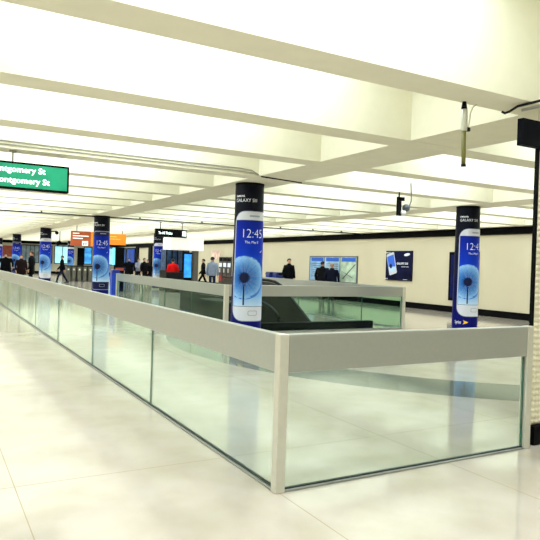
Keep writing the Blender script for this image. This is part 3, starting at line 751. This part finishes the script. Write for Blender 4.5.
def person(label, x, y, face, h, top, legs, hair, pose='stand', coat=False, arms='down', hood=False, wide=1.0):
    """face: heading in radians, 0 = facing +X.  Built at 1.75 m and scaled to h."""
    t = thing('person', label, 'person', (x, y, 0), face - PI / 2 + PI / 2)
    t.scale = (h / 1.75,) * 3
    # local frame: +X forward, +Y left, Z up
    stride = .30 if pose == 'walk' else .03
    lf, rf = (stride, -stride)
    hip = .93
    def leg(sgn, fwd):
        kn = (fwd * .55 + (.05 if fwd < 0 else .03), sgn * .10, .50)
        an = (fwd - (.06 if fwd < 0 else 0), sgn * .10, .085 + (.03 if fwd < -.1 else 0))
        return [(0, sgn * .09, .88), kn, an, (an[0] + .16, sgn * .115, .035)]
    LL, RL = leg(1, lf), leg(-1, rf)
    def arm(sgn, sw):
        if arms == 'front':  # hands held together before the chest
            return [(0, sgn*.19*wide, 1.42), (.03, sgn*.25*wide, 1.14), (.22, sgn*.13, 1.12), (.28, sgn*.07, 1.13)]
        if arms == 'phone' and sgn < 0:
            return [(0, sgn*.19*wide, 1.42), (.05, sgn*.25*wide, 1.14), (.24, sgn*.14, 1.28), (.28, sgn*.11, 1.35)]
        return [(0, sgn*.19*wide, 1.42), (-.03 + sw*.3, sgn*.25*wide, 1.13), (.04 + sw, sgn*.25*wide, .88), (.06 + sw*1.15, sgn*.245*wide, .80)]
    sw = stride * .7
    LA, RA = arm(1, -sw if pose == 'walk' else 0), arm(-1, sw if pose == 'walk' else 0)
    V = [(0,0,.94), (0,0,1.12), (-.01,0,1.34), (-.01,0,1.47), (.0,0,1.55), (.012,0,1.62), (.008,0,1.69), (.0,0,1.735), (.105,0,1.615)]
    Rr = [.115, .12, .14, .06, .068, .09, .086, .045, .014]
    E_ = [(0,1),(1,2),(2,3),(3,4),(4,5),(5,6),(6,7),(5,8)]
    def chain(pts, rs, root):
        p = root
        for q, r in zip(pts, rs):
            V.append(q); Rr.append(r); E_.append((p, len(V)-1)); p = len(V)-1
        return p
    for L_ in (LL, RL): chain(L_, [.085, .058, .042, .036], 0)
    for A_, sg in ((LA, 1), (RA, -1)):
        w = chain(A_, [.055, .042, .031, .034], 2)
        d = (Vector(A_[3]) - Vector(A_[2])).normalized(); side = Vector((0, 1, 0)) if abs(d.y) < .7 else Vector((1, 0, 0))
        side = (side - d * side.dot(d)).normalized(); fr_ = d.cross(side) * sg
        pw = Vector(A_[3])
        a_ = Vector((1, 0, 0)); a_ = (a_ - d * a_.dot(d)).normalized()
        if abs(a_.length) < .1: a_ = side
        for q, ln in enumerate((.068, .078, .074, .058)):
            off = a_ * (.027 - .018 * q)
            b1 = pw + off + d * .045; b2 = b1 + d * ln * .55 - side * sg * .008; b3 = b2 + d * ln * .45 - side * sg * .02
            chain([b1, b2, b3], [.0095, .009, .0075], w)
        th1 = pw + a_ * .035 + d * .012 - side * sg * .008; chain([th1, th1 + a_ * .014 + d * .035], [.011, .009], w)
    skin_mesh('body', V, E_, Rr, SK, t)
    # face: eyes, mouth and ears
    for s in (1, -1):
        MB().sphere((.083, s * .034, 1.642), .010, u=8, v=6).build('eye', mat('eye_dark', (30, 22, 20), .3), t)
        MB().sphere((.0, s * .088, 1.625), .026, .6, .4, 1.1, 8, 6).build('ear', SK, t)
    MB().box(.086, .094, -.022, .022, 1.568, 1.574).build('mouth', mat('lip', (150, 80, 72), .5), t)
    # hair
    hb = bmesh.new(); bmesh.ops.create_uvsphere(hb, u_segments=18, v_segments=12, radius=1)
    rm = [v for v in hb.verts if v.co.z < -.28 + .6 * (v.co.x + .3)] if not hood else [v for v in hb.verts if v.co.x > .55 and v.co.z < .5]
    bmesh.ops.delete(hb, geom=rm, context='VERTS')
    for v in hb.verts:
        k_ = 1.0 if not hood else 1.2
        n_ = 1 + .03 * math.sin(9 * v.co.x + 5 * v.co.y) * math.cos(7 * v.co.z)
        v.co = Vector((-.005 + v.co.x * .1 * k_ * n_, v.co.y * .092 * k_ * n_, 1.658 + v.co.z * .104 * k_ * n_))
    for f_ in hb.faces: f_.smooth = True
    hm_ = MB(); hm_.bm.free(); hm_.bm = hb
    ho = hm_.build('hood' if hood else 'hair', mat('c_%d_%d_%d' % (top if hood else hair), top if hood else hair, .7), t)
    so = ho.modifiers.new('Solid', 'SOLIDIFY'); so.thickness = .012; so.offset = 1
    # jacket: torso shell with a collar, and two sleeves
    tm_ = mat('c_%d_%d_%d' % top, top, .8, var=.12, scale=8, spec=.1)
    hem = .62 if coat else .84
    rings = [(hem, .215 if coat else .185, .15 if coat else .125, 0), (.97, .19, .13, 0), (1.12, .18, .125, 0), (1.28, .20, .132, 0), (1.38, .205, .128, -.005), (1.44, .19, .105, -.01), (1.475, .13, .085, -.01), (1.515, .075, .072, -.005), (1.54, .072, .07, 0)]
    def loft(rings, seg=20):
        b = MB(); R_ = []
        for z, hw, hd, ox in rings:
            ring = []
            for q in range(seg):
                a = 2*PI*q/seg; c_, s_ = math.cos(a), math.sin(a); e = .8
                wob = 1 + .02*math.sin(3*a + z*9)
                ring.append(b.bm.verts.new((ox + hd*wob*math.copysign(abs(c_)**e, c_), hw*(wide if z < 1.46 else 1)*wob*math.copysign(abs(s_)**e, s_), z)))
            R_.append(ring)
        for r0, r1 in zip(R_[:-1], R_[1:]):
            for q in range(seg): b.bm.faces.new((r0[q], r0[(q+1)%seg], r1[(q+1)%seg], r1[q])).smooth = True
        b.bm.faces.new(R_[0][::-1])
        return b
    loft(rings).build('coat' if coat else 'jacket', tm_, t)
    for A_ in (LA, RA):
        a0, a1, a2, a3 = [Vector(q) for q in A_]
        a0 = a0 + Vector((0, -.02 if a0.y > 0 else .02, .005)); a3 = a2.lerp(a3, .15)
        up_ = a0.lerp(a1, .35); lo_ = a1.lerp(a2, .4)
        MB().tube([a0 + Vector((0, -.05 if a0.y > 0 else .05, .01)), a0, up_, a1.lerp(a0, .15), a1.lerp(a2, .15), lo_, a3], [.03, .074, .072, .066, .062, .058, .048], 14).build('sleeve', tm_, t)
    # trousers
    lm = mat('c_%d_%d_%d' % legs, legs, .8, var=.12, scale=8, spec=.1)
    TV = [(0,0,.93)]; TR = [.118]; TE = []
    for L_ in (LL, RL):
        p = 0
        for q, r in zip(L_[:3], (.1, .075, .062)):
            TV.append(q); TR.append(r); TE.append((p, len(TV)-1)); p = len(TV)-1
    skin_mesh('trousers', TV, TE, TR, lm, t)
    for L_ in (LL, RL):
        ax, ay, az = L_[2]; z0 = az - .085
        s = MB(); s.prism([(ax - .08, z0), (ax + .22, z0), (ax + .23, z0 + .03), (ax + .12, z0 + .075), (ax + .04, z0 + .12), (ax - .075, z0 + .12), (ax - .09, z0 + .05)], ay - .05, ay + .05, 'y')
        s.build('shoe', mat('shoe_black', (20, 18, 18), .4), t, .015)
    return t
BK = (6, 6, 9); NV = (10, 14, 32)
D = math.radians
person('person in a big black coat, cut by the left picture edge', 2.30, 38.0, D(-100), 1.64, BK, BK, (30, 22, 18), 'walk', True, wide=1.7)
person('person with brown hair in a dark brown coat, left of the taller one', 2.30, 30.85, D(-70), 1.58, (30, 18, 18), BK, (96, 50, 30), 'stand', True, wide=1.35)
person('taller person in a black coat, left of the white phone column', 2.62, 29.5, D(160), 1.77, BK, (24, 26, 40), (80, 54, 40), 'stand', True, wide=1.7)
person('dark-dressed person walking right of the white phone column at left', 4.95, 34.0, D(170), 1.62, BK, (20, 26, 50), (24, 18, 16), 'walk', wide=1.5)
person('dark silhouetted person right of the black totem, leftmost of the group', 9.55, 35.9, D(-120), 1.6, BK, BK, (24, 18, 16), 'stand', True, wide=1.5)
person('person in a pale top among the dark group beside the black portal', 10.4, 36.6, D(-90), 1.6, (150, 156, 176), NV, (70, 50, 38), 'stand', arms='front')
person('dark silhouetted person in the group, in front of the cream portal', 10.12, 34.5, D(-60), 1.63, BK, BK, (24, 18, 16), 'stand', wide=1.3)
person('dark silhouetted person, rightmost of the group beside the white phone column', 10.6, 35.3, D(-150), 1.55, BK, BK, (24, 18, 16), 'walk', True, wide=1.5)
person('person with dark hair in a bright red jacket behind the dark counter', 8.67, 25.40, D(70), 1.62, (226, 22, 22), BK, (24, 18, 16), 'stand', wide=1.1)
person('person in black walking beside the man in the pale blue shirt', 11.8, 28.9, D(150), 1.68, BK, BK, (24, 18, 16), 'walk', wide=1.15)
person('man in a pale blue shirt and dark jeans seen from behind', 10.22, 24.07, D(50), 1.77, (128, 142, 166), (26, 36, 64), (24, 18, 16), 'stand', wide=1.05)
person('man in a black suit standing by the right wall beside the bins', 12.99, 21.37, D(-95), 1.79, BK, BK, (26, 18, 16), 'stand', True, wide=1.1)
person('tall person in a black coat, left one of two before the map case', 13.72, 19.62, D(20), 1.70, BK, BK, (22, 16, 16), 'stand', True, wide=1.5)
person('person with fair hair and navy jacket, right one of two before the map case', 13.74, 18.90, D(40), 1.62, NV, BK, (150, 112, 84), 'stand', True, wide=1.35)

# ------------------------------------------------------------------ world, camera, colour management
w = bpy.data.worlds.new('World'); bpy.context.scene.world = w; w.use_nodes = True
w.node_tree.nodes['Background'].inputs[0].default_value = (1, .97, .9, 1); w.node_tree.nodes['Background'].inputs[1].default_value = .3
cd = bpy.data.cameras.new('Camera'); co = bpy.data.objects.new('Camera', cd); C.objects.link(co)
yaw, pitch, roll = math.radians(29.446), math.radians(-.5247), math.radians(1.818)
fw = Vector((math.sin(yaw)*math.cos(pitch), math.cos(yaw)*math.cos(pitch), math.sin(pitch)))
rt_ = Vector((math.cos(yaw), -math.sin(yaw), 0)); up = rt_.cross(fw)
r2 = rt_*math.cos(roll) + up*math.sin(roll); u2 = -rt_*math.sin(roll) + up*math.cos(roll)
co.matrix_world = Matrix(((r2.x, u2.x, -fw.x, -2.055), (r2.y, u2.y, -fw.y, -3.445), (r2.z, u2.z, -fw.z, 1.5), (0, 0, 0, 1)))
cd.sensor_width = 36; cd.lens = 609.57 / 540 * 36; cd.clip_start = .05; cd.clip_end = 300
sc = bpy.context.scene; sc.camera = co
sc.view_settings.view_transform = 'Standard'; sc.view_settings.look = 'None'; sc.view_settings.gamma = 1
sc.view_settings.use_curve_mapping = False
sc.view_settings.exposure = 0.11
sc.cycles.max_bounces = 10; sc.cycles.transparent_max_bounces = 24; sc.cycles.diffuse_bounces = 5
